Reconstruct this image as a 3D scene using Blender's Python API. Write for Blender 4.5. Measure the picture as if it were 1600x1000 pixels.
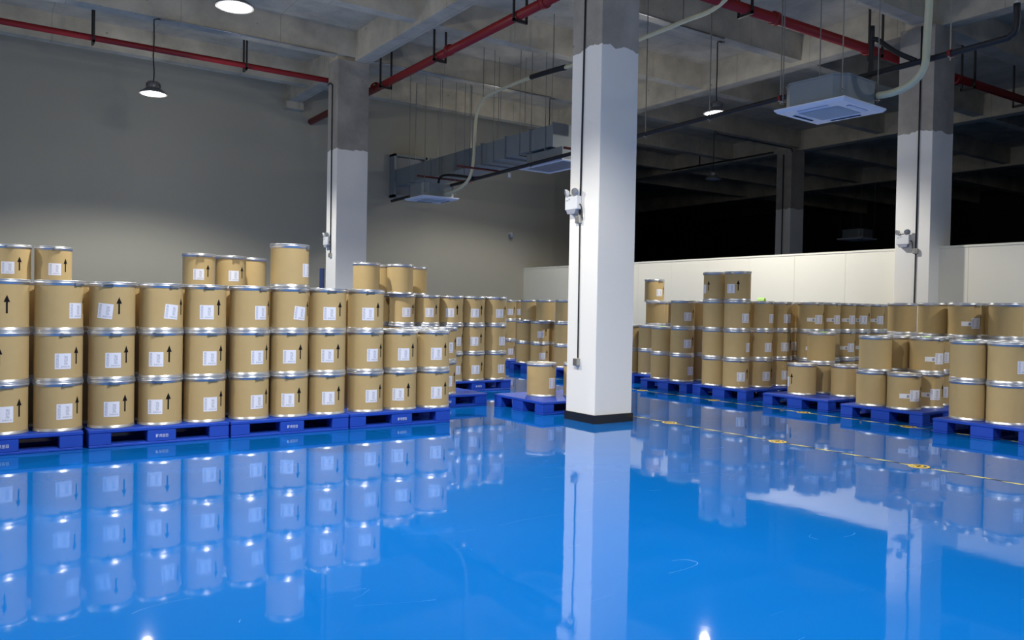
import bpy, math, random
from mathutils import Vector, Matrix
random.seed(7)
PI = math.pi
sc = bpy.context.scene
col = sc.collection
for o in list(bpy.data.objects):
    bpy.data.objects.remove(o)

# ------------------------------------------------------------------ camera, world, lamps, exposure
CAM_H, PITCH, ROLL, YAW = 1.39, -0.01547, 0.01806, 0.970006
F = Vector((math.cos(PITCH)*math.cos(YAW), math.cos(PITCH)*math.sin(YAW), math.sin(PITCH)))
r0 = Vector((math.sin(YAW), -math.cos(YAW), 0)); u0 = r0.cross(F)
rr = math.cos(ROLL)*r0 + math.sin(ROLL)*u0
uu = -math.sin(ROLL)*r0 + math.cos(ROLL)*u0
cam = bpy.data.cameras.new('camera'); cam.sensor_width = 36; cam.lens = 1264/1600*36
cam.clip_start = 0.05; cam.clip_end = 200
co = bpy.data.objects.new('camera', cam); col.objects.link(co)
co.matrix_world = Matrix(((rr.x, uu.x, -F.x, 0), (rr.y, uu.y, -F.y, 0), (rr.z, uu.z, -F.z, CAM_H), (0, 0, 0, 1)))
sc.camera = co

w = bpy.data.worlds.new('world'); sc.world = w; w.use_nodes = True
w.node_tree.nodes['Background'].inputs[0].default_value = (0.02, 0.025, 0.03, 1)
w.node_tree.nodes['Background'].inputs[1].default_value = 0.3
sc.view_settings.view_transform = 'Standard'
sc.view_settings.look = 'None'
sc.view_settings.gamma = 1
sc.view_settings.use_curve_mapping = False
sc.view_settings.exposure = 0.0

LAMP_W = 900.0      # downward beam of each high-bay lamp
FILL_W = 75.0       # added fill point under each disc, brightens walls and ceiling
LAMP_COL = (1.0, 0.975, 0.93)
LAMP_Z = 5.10
# lit lamps: hung from the cross beams; those behind the camera complete the same rows
LIT = [(2.87, 15.7), (2.85, 10.45), (11.72, 10.45), (11.75, 15.7),
       (2.85, 5.1), (2.85, -0.3), (-4.6, 10.45), (-4.6, 5.1), (11.72, 2.4), (11.72, -2.9)]
UNLIT = [(17.55, 15.7)]
POWER = {0: 0.9, 2: 0.85, 3: 0.55, 4: 1.3, 5: 1.3, 8: 0.45, 9: 0.7}      # the lamps are not equally bright

# ------------------------------------------------------------------ helpers
class MB:
    def __init__(s): s.v = []; s.f = []; s.mi = []; s.sm = []
    def add(s, vs, fs, mi=0, sm=False):
        b = len(s.v); s.v += [tuple(v) for v in vs]
        for f in fs:
            s.f.append([b+i for i in f]); s.mi.append(mi); s.sm.append(sm)
    def box(s, x0, y0, z0, x1, y1, z1, mi=0, bev=0.0):
        if bev <= 0:
            vs = [(x0,y0,z0),(x1,y0,z0),(x1,y1,z0),(x0,y1,z0),(x0,y0,z1),(x1,y0,z1),(x1,y1,z1),(x0,y1,z1)]
            s.add(vs, [(0,3,2,1),(4,5,6,7),(0,1,5,4),(1,2,6,5),(2,3,7,6),(3,0,4,7)], mi)
        else:
            b = bev; vs = []
            for z, i in ((z0,b),(z0+b,0),(z1-b,0),(z1,b)):
                for (x, y, sx, sy) in ((x0,y0,1,1),(x1,y0,-1,1),(x1,y1,-1,-1),(x0,y1,1,-1)):
                    ax = (x+sx*(i+b), y+sy*i, z); ay = (x+sx*i, y+sy*(i+b), z)
                    vs += ([ay, ax] if (sx*sy) > 0 else [ax, ay])
            fs = [tuple(range(7,-1,-1)), tuple(range(24,32))]
            for k in range(3):
                for i in range(8):
                    j = (i+1) % 8
                    fs.append((k*8+i, k*8+j, k*8+8+j, k*8+8+i))
            s.add(vs, fs, mi)
        return s
    def lathe(s, prof, n=40, c=(0,0,0), mi=0, sm=True, cap0=False, cap1=False, axis='z'):
        vs = []
        for (r, z) in prof:
            for k in range(n):
                a = 2*PI*k/n
                p = (r*math.cos(a), r*math.sin(a), z)
                if axis == 'x': p = (p[2], p[0], p[1])
                if axis == 'y': p = (p[0], p[2], -p[1])
                vs.append((p[0]+c[0], p[1]+c[1], p[2]+c[2]))
        fs = []
        for i in range(len(prof)-1):
            for k in range(n):
                j = (k+1) % n
                fs.append((i*n+k, i*n+j, (i+1)*n+j, (i+1)*n+k))
        b = len(s.v)
        s.add(vs, fs, mi, sm)
        if cap0: s.f.append([b+k for k in range(n-1,-1,-1)]); s.mi.append(mi); s.sm.append(False)
        if cap1: s.f.append([b+(len(prof)-1)*n+k for k in range(n)]); s.mi.append(mi); s.sm.append(False)
        return s
    def tube(s, pts, r, n=10, mi=0, caps=True):
        pts = [Vector(p) for p in pts]
        rings = []; up = Vector((0.13, 0.21, 0.97)).normalized()
        for i, p in enumerate(pts):
            if i == 0: t = pts[1]-p
            elif i == len(pts)-1: t = p-pts[i-1]
            else: t = (pts[i+1]-p).normalized()+(p-pts[i-1]).normalized()
            t.normalize()
            a = t.cross(up)
            if a.length < 0.05: a = t.cross(Vector((1,0,0)))
            a.normalize(); bb = t.cross(a); up = -bb if bb.dot(up) < 0 else bb
            bb = up - t*up.dot(t); bb.normalize(); a = bb.cross(t)
            rad = r[i] if isinstance(r, (list, tuple)) else r
            rings.append([p + rad*(math.cos(2*PI*k/n)*a + math.sin(2*PI*k/n)*bb) for k in range(n)])
        vs = [v for q in rings for v in q]; fs = []
        for i in range(len(pts)-1):
            for k in range(n):
                j = (k+1) % n
                fs.append((i*n+k, (i+1)*n+k, (i+1)*n+j, i*n+j))
        b = len(s.v); s.add(vs, fs, mi, True)
        if caps:
            s.f.append([b+k for k in range(n)]); s.mi.append(mi); s.sm.append(False)
            s.f.append([b+(len(pts)-1)*n+k for k in range(n-1,-1,-1)]); s.mi.append(mi); s.sm.append(False)
        return s
    def mesh(s, name, mats):
        me = bpy.data.meshes.new(name); me.from_pydata(s.v, [], s.f)
        for m in (mats if isinstance(mats, (list, tuple)) else [mats]): me.materials.append(m)
        me.polygons.foreach_set('material_index', s.mi)
        me.polygons.foreach_set('use_smooth', s.sm)
        me.update(); return me
    def build(s, name, mats, parent=None, loc=(0,0,0)):
        return link(name, s.mesh(name, mats), parent, loc)

def link(name, me, parent=None, loc=(0,0,0)):
    o = bpy.data.objects.new(name, me); col.objects.link(o); o.location = loc
    if parent: o.parent = parent
    return o
def tag(o, label, cat, group=None):
    o['label'] = label; o['category'] = cat
    if group: o['group'] = group
    return o
def thing(name, label, cat, loc=(0,0,0), rz=0, group=None):
    o = link(name, None, None, loc); o.rotation_euler = (0,0,rz)
    return tag(o, label, cat, group)
def struct(o):
    o['kind'] = 'structure'; return o
def smooth_path(pts, n=6):
    P = [Vector(p) for p in pts]; P = [P[0]*2-P[1]] + P + [P[-1]*2-P[-2]]; out = []
    for i in range(1, len(P)-2):
        for k in range(n):
            t = k/n; a, b, c, d = P[i-1], P[i], P[i+1], P[i+2]
            out.append(0.5*((2*b)+(c-a)*t+(2*a-5*b+4*c-d)*t*t+(-a+3*b-3*c+d)*t**3))
    out.append(P[-2]); return out

# ------------------------------------------------------------------ materials
def mat(name, base, rough=0.5, metal=0.0, spec=0.5, noise=None, emit=None, bump=None):
    m = bpy.data.materials.new(name); m.use_nodes = True
    nt = m.node_tree; b = nt.nodes['Principled BSDF']
    b.inputs['Base Color'].default_value = (*base, 1)
    b.inputs['Roughness'].default_value = rough
    b.inputs['Metallic'].default_value = metal
    b.inputs['Specular IOR Level'].default_value = spec
    if emit:
        b.inputs['Emission Color'].default_value = (*emit[0], 1); b.inputs['Emission Strength'].default_value = emit[1]
    if noise or bump:
        tc = nt.nodes.new('ShaderNodeTexCoord')
        n = nt.nodes.new('ShaderNodeTexNoise'); nt.links.new(tc.outputs['Object'], n.inputs['Vector'])
        n.inputs['Scale'].default_value = (noise or bump)[0]; n.inputs['Detail'].default_value = 5
        if noise:
            mx = nt.nodes.new('ShaderNodeMix'); mx.data_type = 'RGBA'
            k = noise[1]
            mx.inputs['A'].default_value = (*[c*(1-k) for c in base], 1)
            mx.inputs['B'].default_value = (*[min(1, c*(1+k)) for c in base], 1)
            nt.links.new(n.outputs['Fac'], mx.inputs['Factor']); nt.links.new(mx.outputs['Result'], b.inputs['Base Color'])
        if bump:
            bp = nt.nodes.new('ShaderNodeBump'); bp.inputs['Strength'].default_value = bump[1]; bp.inputs['Distance'].default_value = 0.01
            n2 = nt.nodes.new('ShaderNodeTexNoise'); n2.inputs['Scale'].default_value = bump[0]; n2.inputs['Detail'].default_value = 4
            nt.links.new(tc.outputs['Object'], n2.inputs['Vector'])
            nt.links.new(n2.outputs['Fac'], bp.inputs['Height']); nt.links.new(bp.outputs['Normal'], b.inputs['Normal'])
    return m
def N(nt, t, **kw):
    n = nt.nodes.new(t)
    for k, v in kw.items(): setattr(n, k, v)
    return n

def concrete_nodes(m, base, dark=0.62, lines=True):
    """mottled cast concrete with fine formwork seams; returns colour socket"""
    nt = m.node_tree; g = N(nt, 'ShaderNodeNewGeometry')
    n1 = N(nt, 'ShaderNodeTexNoise'); n1.inputs['Scale'].default_value = 1.3; n1.inputs['Detail'].default_value = 8; n1.inputs['Roughness'].default_value = 0.65
    nt.links.new(g.outputs['Position'], n1.inputs['Vector'])
    cr = N(nt, 'ShaderNodeValToRGB')
    cr.color_ramp.elements[0].position = 0.32; cr.color_ramp.elements[0].color = (*[c*dark for c in base], 1)
    cr.color_ramp.elements[1].position = 0.68; cr.color_ramp.elements[1].color = (*base, 1)
    nt.links.new(n1.outputs['Fac'], cr.inputs['Fac'])
    out = cr.outputs['Color']
    v = N(nt, 'ShaderNodeTexVoronoi'); v.inputs['Scale'].default_value = 2.6
    nt.links.new(g.outputs['Position'], v.inputs['Vector'])
    lt = N(nt, 'ShaderNodeMath', operation='LESS_THAN'); lt.inputs[1].default_value = 0.055
    nt.links.new(v.outputs['Distance'], lt.inputs[0])
    mx = N(nt, 'ShaderNodeMix', data_type='RGBA', blend_type='MULTIPLY'); mx.inputs['B'].default_value = (0.6,0.58,0.56,1)
    nt.links.new(lt.outputs[0], mx.inputs['Factor']); nt.links.new(out, mx.inputs['A']); out = mx.outputs['Result']
    if lines:
        sp = N(nt, 'ShaderNodeSeparateXYZ'); nt.links.new(g.outputs['Position'], sp.inputs[0])
        acc = None
        for ax, per, off in (('X', 1.83, 0.35), ('Y', 1.83, 0.9)):
            a = N(nt, 'ShaderNodeMath', operation='ADD'); a.inputs[1].default_value = 50*per+off
            nt.links.new(sp.outputs[ax], a.inputs[0])
            md = N(nt, 'ShaderNodeMath', operation='MODULO'); md.inputs[1].default_value = per; nt.links.new(a.outputs[0], md.inputs[0])
            l2 = N(nt, 'ShaderNodeMath', operation='LESS_THAN'); l2.inputs[1].default_value = 0.014; nt.links.new(md.outputs[0], l2.inputs[0])
            if acc is None: acc = l2.outputs[0]
            else:
                s = N(nt, 'ShaderNodeMath', operation='MAXIMUM'); nt.links.new(acc, s.inputs[0]); nt.links.new(l2.outputs[0], s.inputs[1]); acc = s.outputs[0]
        m2 = N(nt, 'ShaderNodeMix', data_type='RGBA', blend_type='MULTIPLY'); m2.inputs['B'].default_value = (0.72,0.71,0.7,1)
        nt.links.new(acc, m2.inputs['Factor']); nt.links.new(out, m2.inputs['A']); out = m2.outputs['Result']
    return out, g

CONC = (0.60, 0.545, 0.425)
M = {}
def m_concrete():
    m = mat('cast_concrete', CONC, 0.85, spec=0.2)
    o, g = concrete_nodes(m, CONC)
    m.node_tree.links.new(o, m.node_tree.nodes['Principled BSDF'].inputs['Base Color']); return m
M['concrete'] = m_concrete()
def m_column(name, white, z=4.58):
    m = mat(name, white, 0.55, spec=0.35); nt = m.node_tree
    o, g = concrete_nodes(m, (0.42,0.39,0.34), 0.6, lines=False)
    sp = N(nt, 'ShaderNodeSeparateXYZ'); nt.links.new(g.outputs['Position'], sp.inputs[0])
    n = N(nt, 'ShaderNodeTexNoise'); n.inputs['Scale'].default_value = 5; n.inputs['Detail'].default_value = 3
    nt.links.new(g.outputs['Position'], n.inputs['Vector'])
    k = N(nt, 'ShaderNodeMath', operation='MULTIPLY_ADD'); k.inputs[1].default_value = 0.16; k.inputs[2].default_value = -0.08
    nt.links.new(n.outputs['Fac'], k.inputs[0])
    a = N(nt, 'ShaderNodeMath', operation='ADD'); nt.links.new(sp.outputs['Z'], a.inputs[0]); nt.links.new(k.outputs[0], a.inputs[1])
    gt = N(nt, 'ShaderNodeMath', operation='GREATER_THAN'); gt.inputs[1].default_value = z; nt.links.new(a.outputs[0], gt.inputs[0])
    mx = N(nt, 'ShaderNodeMix', data_type='RGBA'); mx.inputs['A'].default_value = (*white, 1)
    nt.links.new(gt.outputs[0], mx.inputs['Factor']); nt.links.new(o, mx.inputs['B'])
    nt.links.new(mx.outputs['Result'], nt.nodes['Principled BSDF'].inputs['Base Color']); return m
M['column'] = m_column('white_painted_concrete', (0.83, 0.815, 0.765))
M['wall'] = mat('plaster_wall', (0.41, 0.39, 0.315), 0.8, spec=0.2, noise=(0.35, 0.06))
M['dark_wall'] = mat('hall_shade_wall', (0.03, 0.03, 0.032), 0.8)  # near-black colour stands in for the darkness of the unlit hall
M['partition'] = mat('cream_wall_panel', (0.82, 0.795, 0.68), 0.5, spec=0.3)
M['partition_seam'] = mat('panel_seam', (0.66, 0.63, 0.54), 0.6)

def m_floor():
    m = mat('blue_epoxy', (0.004, 0.17, 0.62), 0.035, spec=0.5); nt = m.node_tree; b = nt.nodes['Principled BSDF']
    b.inputs['IOR'].default_value = 1.5
    g = N(nt, 'ShaderNodeNewGeometry')
    n = N(nt, 'ShaderNodeTexNoise'); n.inputs['Scale'].default_value = 0.5; n.inputs['Detail'].default_value = 3
    nt.links.new(g.outputs['Position'], n.inputs['Vector'])
    mx = N(nt, 'ShaderNodeMix', data_type='RGBA'); mx.inputs['A'].default_value = (0.002,0.110,0.40,1); mx.inputs['B'].default_value = (0.003,0.132,0.47,1)
    nt.links.new(n.outputs['Fac'], mx.inputs['Factor']); nt.links.new(mx.outputs['Result'], b.inputs['Base Color'])
    # roller orange-peel and slow undulation of the poured coat
    h1 = N(nt, 'ShaderNodeTexNoise'); h1.inputs['Scale'].default_value = 1.7; h1.inputs['Detail'].default_value = 1.5
    h2 = N(nt, 'ShaderNodeTexNoise'); h2.inputs['Scale'].default_value = 11; h2.inputs['Detail'].default_value = 1
    for h in (h1, h2): nt.links.new(g.outputs['Position'], h.inputs['Vector'])
    b1 = N(nt, 'ShaderNodeBump'); b1.inputs['Strength'].default_value = 0.14; b1.inputs['Distance'].default_value = 0.008
    b2 = N(nt, 'ShaderNodeBump'); b2.inputs['Strength'].default_value = 0.05; b2.inputs['Distance'].default_value = 0.0028
    nt.links.new(h1.outputs['Fac'], b1.inputs['Height']); nt.links.new(h2.outputs['Fac'], b2.inputs['Height'])
    nt.links.new(b1.outputs['Normal'], b2.inputs['Normal'])
    # fine curved scuffs
    wv = N(nt, 'ShaderNodeTexNoise'); wv.inputs['Scale'].default_value = 1.1; wv.inputs['Detail'].default_value = 2; wv.inputs['Distortion'].default_value = 0.2
    sm = N(nt, 'ShaderNodeMapping'); sm.inputs['Rotation'].default_value = (0,0,0.6); sm.inputs['Scale'].default_value = (0.35, 1.5, 1)
    nt.links.new(g.outputs['Position'], sm.inputs[0]); nt.links.new(sm.outputs[0], wv.inputs['Vector'])
    s1 = N(nt, 'ShaderNodeMath', operation='SUBTRACT'); s1.inputs[1].default_value = 0.5; nt.links.new(wv.outputs['Fac'], s1.inputs[0])
    s2 = N(nt, 'ShaderNodeMath', operation='ABSOLUTE'); nt.links.new(s1.outputs[0], s2.inputs[0])
    s3 = N(nt, 'ShaderNodeMath', operation='LESS_THAN'); s3.inputs[1].default_value = 0.0006; nt.links.new(s2.outputs[0], s3.inputs[0])
    pm = N(nt, 'ShaderNodeTexNoise'); pm.inputs['Scale'].default_value = 2.2; nt.links.new(g.outputs['Position'], pm.inputs['Vector'])
    s4 = N(nt, 'ShaderNodeMath', operation='GREATER_THAN'); s4.inputs[1].default_value = 0.57; nt.links.new(pm.outputs['Fac'], s4.inputs[0])
    s5 = N(nt, 'ShaderNodeMath', operation='MULTIPLY'); nt.links.new(s3.outputs[0], s5.inputs[0]); nt.links.new(s4.outputs[0], s5.inputs[1])
    b3 = N(nt, 'ShaderNodeBump'); b3.inputs['Strength'].default_value = 0.25; b3.inputs['Distance'].default_value = 0.002
    nt.links.new(s5.outputs[0], b3.inputs['Height']); nt.links.new(b2.outputs['Normal'], b3.inputs['Normal'])
    nt.links.new(b3.outputs['Normal'], b.inputs['Normal'])
    r = N(nt, 'ShaderNodeMath', operation='MULTIPLY_ADD'); r.inputs[1].default_value = 0.25; r.inputs[2].default_value = 0.035
    nt.links.new(s5.outputs[0], r.inputs[0]); nt.links.new(r.outputs[0], b.inputs['Roughness'])
    return m
M['floor'] = m_floor()
M['kraft'] = mat('kraft_fibreboard', (0.50, 0.365, 0.168), 0.55, spec=0.25, noise=(9, 0.05))
M['kraft_lid'] = mat('fibre_lid', (0.56, 0.45, 0.27), 0.6, noise=(14, 0.08))
M['zinc'] = mat('galvanised_steel', (0.62, 0.635, 0.655), 0.36, metal=0.85)
M['zinc_dark'] = mat('steel_latch', (0.48, 0.52, 0.6), 0.28, metal=1.0)
M['black_print'] = mat('black_print', (0.010, 0.008, 0.008), 0.7, spec=0.1)
M['white_tag'] = mat('white_tag', (0.80, 0.80, 0.82), 0.6)
def m_label():
    m = mat('printed_paper', (0.78,0.79,0.86), 0.55); nt = m.node_tree; b = nt.nodes['Principled BSDF']
    tc = N(nt, 'ShaderNodeUVMap'); sp = N(nt, 'ShaderNodeSeparateXYZ'); nt.links.new(tc.outputs[0], sp.inputs[0])
    mp = N(nt, 'ShaderNodeMapping'); mp.inputs['Scale'].default_value = (42, 15, 1); nt.links.new(tc.outputs[0], mp.inputs[0])
    n = N(nt, 'ShaderNodeTexNoise'); n.inputs['Scale'].default_value = 1.0; n.inputs['Detail'].default_value = 1; nt.links.new(mp.outputs[0], n.inputs['Vector'])
    t = N(nt, 'ShaderNodeMath', operation='GREATER_THAN'); t.inputs[1].default_value = 0.49; nt.links.new(n.outputs['Fac'], t.inputs[0])
    def band(axis, lo, hi):
        a = N(nt, 'ShaderNodeMath', operation='GREATER_THAN'); a.inputs[1].default_value = lo; nt.links.new(sp.outputs[axis], a.inputs[0])
        c = N(nt, 'ShaderNodeMath', operation='LESS_THAN'); c.inputs[1].default_value = hi; nt.links.new(sp.outputs[axis], c.inputs[0])
        d = N(nt, 'ShaderNodeMath', operation='MULTIPLY'); nt.links.new(a.outputs[0], d.inputs[0]); nt.links.new(c.outputs[0], d.inputs[1]); return d.outputs[0]
    def mul(a, c):
        d = N(nt, 'ShaderNodeMath', operation='MULTIPLY'); nt.links.new(a, d.inputs[0]); nt.links.new(c, d.inputs[1]); return d.outputs[0]
    def mxx(a, c):
        d = N(nt, 'ShaderNodeMath', operation='MAXIMUM'); nt.links.new(a, d.inputs[0]); nt.links.new(c, d.inputs[1]); return d.outputs[0]
    # narrow column of lines at left, a block above centre and a wide block below
    a = mul(band(0, .07, .24), band(1, .08, .95))
    c = mul(band(0, .56, .78), band(1, .25, .86))
    d = mul(band(0, .36, .93), band(1, .09, .20))
    mk = mul(mxx(mxx(a, c), d), t.outputs[0])
    mx = N(nt, 'ShaderNodeMix', data_type='RGBA'); mx.inputs['A'].default_value = (0.78,0.79,0.86,1); mx.inputs['B'].default_value = (0.40,0.42,0.50,1)
    nt.links.new(mk, mx.inputs['Factor']); nt.links.new(mx.outputs['Result'], b.inputs['Base Color']); return m
M['label'] = m_label()
M['pallet'] = mat('blue_plastic', (0.012, 0.065, 0.46), 0.42, spec=0.45)
M['pallet_print'] = mat('white_pallet_print', (0.55,0.62,0.85), 0.6)
M['red'] = mat('red_pipe_paint', (0.24, 0.013, 0.014), 0.42, spec=0.35)
M['dark_red'] = mat('dark_red_bracket', (0.11, 0.014, 0.014), 0.5)
M['black'] = mat('black_foam', (0.012,0.012,0.015), 0.6)
M['black_steel'] = mat('black_bracket_steel', (0.02,0.018,0.018), 0.45)
M['rod'] = mat('threaded_rod', (0.32,0.33,0.33), 0.4, metal=0.8)
M['hose'] = mat('wrapped_hose', (0.66,0.62,0.40), 0.55, bump=(30,0.3))
M['duct'] = mat('galvanised_duct', (0.24,0.27,0.285), 0.5, metal=0.25, noise=(3,0.12))
M['ac_white'] = mat('white_plastic', (0.72,0.76,0.86), 0.4)
M['ac_grille'] = mat('grey_grille', (0.34,0.36,0.40), 0.6)
M['cassette_grille'] = mat('pale_grille', (0.50,0.54,0.58), 0.6)
M['slot'] = mat('dark_slot', (0.03,0.035,0.06), 0.6)
M['lamp_body'] = mat('grey_lamp_casting', (0.20,0.20,0.20), 0.4, metal=0.6)
M['lamp_on'] = mat('lit_opal_disc', (0.9,0.9,0.9), 0.4, emit=((1,0.99,0.98), 9.0))
M['lamp_off'] = mat('opal_disc', (0.55,0.55,0.55), 0.4)
M['conduit'] = mat('steel_conduit', (0.42,0.42,0.42), 0.35, metal=0.9)
M['black_tile'] = mat('black_skirting_tile', (0.012,0.012,0.014), 0.15)
M['em_white'] = mat('emergency_light_plastic', (0.72,0.73,0.74), 0.4)
M['em_lens'] = mat('lamp_lens', (0.35,0.37,0.38), 0.2, metal=0.5)
M['em_tray'] = mat('grey_tray', (0.30,0.32,0.38), 0.4)
M['box'] = mat('zinc_box', (0.42,0.41,0.38), 0.4, metal=0.6)
M['green_paper'] = mat('lime_paper', (0.45,0.85,0.12), 0.6)
M['yellow'] = mat('yellow_marking', (0.75,0.50,0.06), 0.5)
M['navy'] = mat('navy_board', (0.02,0.04,0.14), 0.5)
def m_tape():
    m = mat('striped_tape', (0.7,0.5,0.06), 0.4); nt = m.node_tree; b = nt.nodes['Principled BSDF']
    g = N(nt, 'ShaderNodeNewGeometry'); sp = N(nt, 'ShaderNodeSeparateXYZ'); nt.links.new(g.outputs['Position'], sp.inputs[0])
    k = N(nt, 'ShaderNodeMath', operation='MULTIPLY_ADD'); k.inputs[1].default_value = 3.0; nt.links.new(sp.outputs['X'], k.inputs[0]); nt.links.new(sp.outputs['Y'], k.inputs[2])
    a = N(nt, 'ShaderNodeMath', operation='ADD'); a.inputs[1].default_value = 90; nt.links.new(k.outputs[0], a.inputs[0])
    md = N(nt, 'ShaderNodeMath', operation='MODULO'); md.inputs[1].default_value = 0.30; nt.links.new(a.outputs[0], md.inputs[0])
    lt = N(nt, 'ShaderNodeMath', operation='LESS_THAN'); lt.inputs[1].default_value = 0.15; nt.links.new(md.outputs[0], lt.inputs[0])
    mx = N(nt, 'ShaderNodeMix', data_type='RGBA'); mx.inputs['A'].default_value = (0.02,0.022,0.02,1); mx.inputs['B'].default_value = (0.78,0.66,0.16,1)
    nt.links.new(lt.outputs[0], mx.inputs['Factor']); nt.links.new(mx.outputs['Result'], b.inputs['Base Color']); return m
M['tape'] = m_tape()

# ------------------------------------------------------------------ the setting
X0, X1, Y0, Y1, ZC = -9.0, 38.0, -8.0, 20.0, 7.0
Y2, XH = 40.0, 18.2      # beyond x = XH the hall is made deeper, added space to darken it
b = MB(); b.box(X0, Y0, -0.1, X1, Y1+0.2, 0.0); b.box(XH, Y1+0.2, -0.1, X1, Y2, 0.0)
struct(b.build('floor', M['floor']))
b = MB(); b.box(X0, Y0, ZC, X1, Y1+0.2, ZC+0.15); b.box(XH, Y1+0.2, ZC, X1, Y2, ZC+0.15)
ceil = struct(b.build('ceiling', M['concrete']))
struct(MB().box(X0, Y1, 0.0, XH, Y1+0.2, ZC).build('wall_left', M['wall']))
struct(MB().box(XH-0.2, Y1+0.2, 0.0, XH, Y2, ZC).build('wall_side', M['dark_wall']))  # added wall, closes the deepened hall out of view
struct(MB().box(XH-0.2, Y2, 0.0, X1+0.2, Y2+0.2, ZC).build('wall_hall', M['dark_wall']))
struct(MB().box(X0-0.2, Y0, 0.0, X0, Y1+0.2, ZC).build('wall_back', M['wall']))
struct(MB().box(X0, Y0-0.2, 0.0, X1, Y0, ZC).build('wall_right', M['wall']))
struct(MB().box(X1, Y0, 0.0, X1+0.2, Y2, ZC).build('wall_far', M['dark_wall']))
XM = [(-0.98,-0.66), (6.72,7.04), (14.0,14.32), (21.4,21.72), (28.8,29.12)]
YS = [-5.47, -2.9, -0.22, 2.43, 5.1, 7.72, 10.40, 13.05, 15.80, 18.42]
for (a, b) in XM:
    MB().box(a, Y0, 6.40, b, Y1 if a < XH else Y2, ZC).build('beam', M['concrete'], ceil)
xs = [X0] + [v for p in XM for v in p] + [X1]
for yc in YS:
    hw = 0.15 if yc in (-0.22, 7.72, 15.80) else 0.12
    for i in range(0, len(xs), 2):
        MB().box(xs[i], yc-hw, 6.47, xs[i+1], yc+hw, ZC).build('beam', M['concrete'], ceil)
for yc in (21.1, 23.9):
    for (a, b) in ((18.2, 21.4), (21.72, 28.8), (29.12, X1)):
        MB().box(a, yc-0.12, 6.47, b, yc+0.12, ZC).build('beam', M['concrete'], ceil)
MB().box(6.66, 19.72, 6.22, 7.10, 20.0, 6.40).build('beam_seat', M['concrete'], ceil)

def column(name, x0, y0, x1, y1, skirt=True):
    c = struct(MB().box(x0, y0, 0, x1, y1, 6.40, bev=0.006).build(name, M['column']))
    MB().box(x0+0.02, y0+0.1, 6.40, x1, y1-0.02, ZC).build('column_head', M['concrete'], c)
    if skirt:
        t = 0.014; h = 0.105; g = 0.002
        xm = (x0+x1)/2; ym = (y0+y1)/2
        for (a0, b0, a1, b1) in ((x0-t, y0-t, xm-g, y0), (xm+g, y0-t, x1+t, y0), (x0-t, y1, xm-g, y1+t), (xm+g, y1, x1+t, y1+t),
                                 (x0-t, y0+g, x0, ym-g), (x0-t, ym+g, x0, y1-g), (x1, y0+g, x1+t, ym-g), (x1, ym+g, x1+t, y1-g)):
            MB().box(a0, b0, 0.0, a1, b1, h).build('skirting_tile', M['black_tile'], c)
    return c
COLS = {'C': (6.345, 7.46, 6.945, 8.02), 'L': (6.35, 15.68, 7.03, 16.2), 'R': (13.79, 7.45, 14.47, 8.08)}
column('concrete_column', *COLS['C'])
column('concrete_column', *COLS['L'])
column('concrete_column', *COLS['R'])
for (x, y) in ((13.82, 15.68), (21.0, 15.68), (21.2, 7.45), (28.5, 15.68), (28.5, 7.45), (-0.99, 15.68), (-0.99, 7.45)):
    column('concrete_column', x, y, x+0.64, y+0.54, skirt=False)

# low cream partition, built of 1.15 m panels between a top and a bottom channel
part = struct(MB().box(14.115, Y0, 0, 14.185, Y1, 2.56).build('wall_partition', M['partition_seam']))
MB().box(14.09, Y0, 2.555, 14.21, Y1, 2.59).build('top_channel', M['partition'], part)
y = Y0; pm = None
while y < Y1-0.01:
    e = min(y+1.15, Y1)
    if not (y < 8.08 and e > 7.45):
        MB().box(14.10, y+0.002, 0.0, 14.20, e-0.002, 2.555).build('wall_panel', M['partition'], part)
    else:
        if y < 7.45: MB().box(14.10, y+0.002, 0.0, 14.20, 7.45, 2.555).build('wall_panel', M['partition'], part)
        if e > 8.08: MB().box(14.10, 8.08, 0.0, 14.20, e-0.002, 2.555).build('wall_panel', M['partition'], part)
    y = e

# ------------------------------------------------------------------ lamps
def lamp_meshes():
    n = 32
    shade = MB().lathe([(0.20,0.0),(0.235,0.0),(0.238,0.012),(0.20,0.045),(0.13,0.095),(0.105,0.10)], n).mesh('lamp_shade', M['lamp_body'])
    hb = MB().lathe([(0.105,0.10),(0.115,0.115),(0.115,0.19),(0.095,0.215),(0.03,0.225)], n, cap1=True)
    for k in range(16):
        a = 2*PI*k/16; c, s = math.cos(a), math.sin(a)
        hb.add([(c*0.11-s*0.004, s*0.11+c*0.004, 0.11),(c*0.11+s*0.004, s*0.11-c*0.004, 0.11),(c*0.13+s*0.004, s*0.13-c*0.004, 0.12),(c*0.13-s*0.004, s*0.13+c*0.004, 0.12),
                (c*0.11-s*0.004, s*0.11+c*0.004, 0.19),(c*0.11+s*0.004, s*0.11-c*0.004, 0.19),(c*0.13+s*0.004, s*0.13-c*0.004, 0.18),(c*0.13-s*0.004, s*0.13+c*0.004, 0.18)],
               [(0,3,2,1),(4,5,6,7),(0,1,5,4),(1,2,6,5),(2,3,7,6),(3,0,4,7)])
    hs = hb.mesh('heat_sink', M['lamp_body'])
    on = MB().lathe([(0.222,0.004),(0.10,0.0),(0.002,-0.001)], n).mesh('lamp_disc', M['lamp_on'])
    off = MB().lathe([(0.222,0.004),(0.10,0.0),(0.002,-0.001)], n).mesh('lamp_disc', M['lamp_off'])
    return shade, hs, on, off
LM = lamp_meshes()
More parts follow.
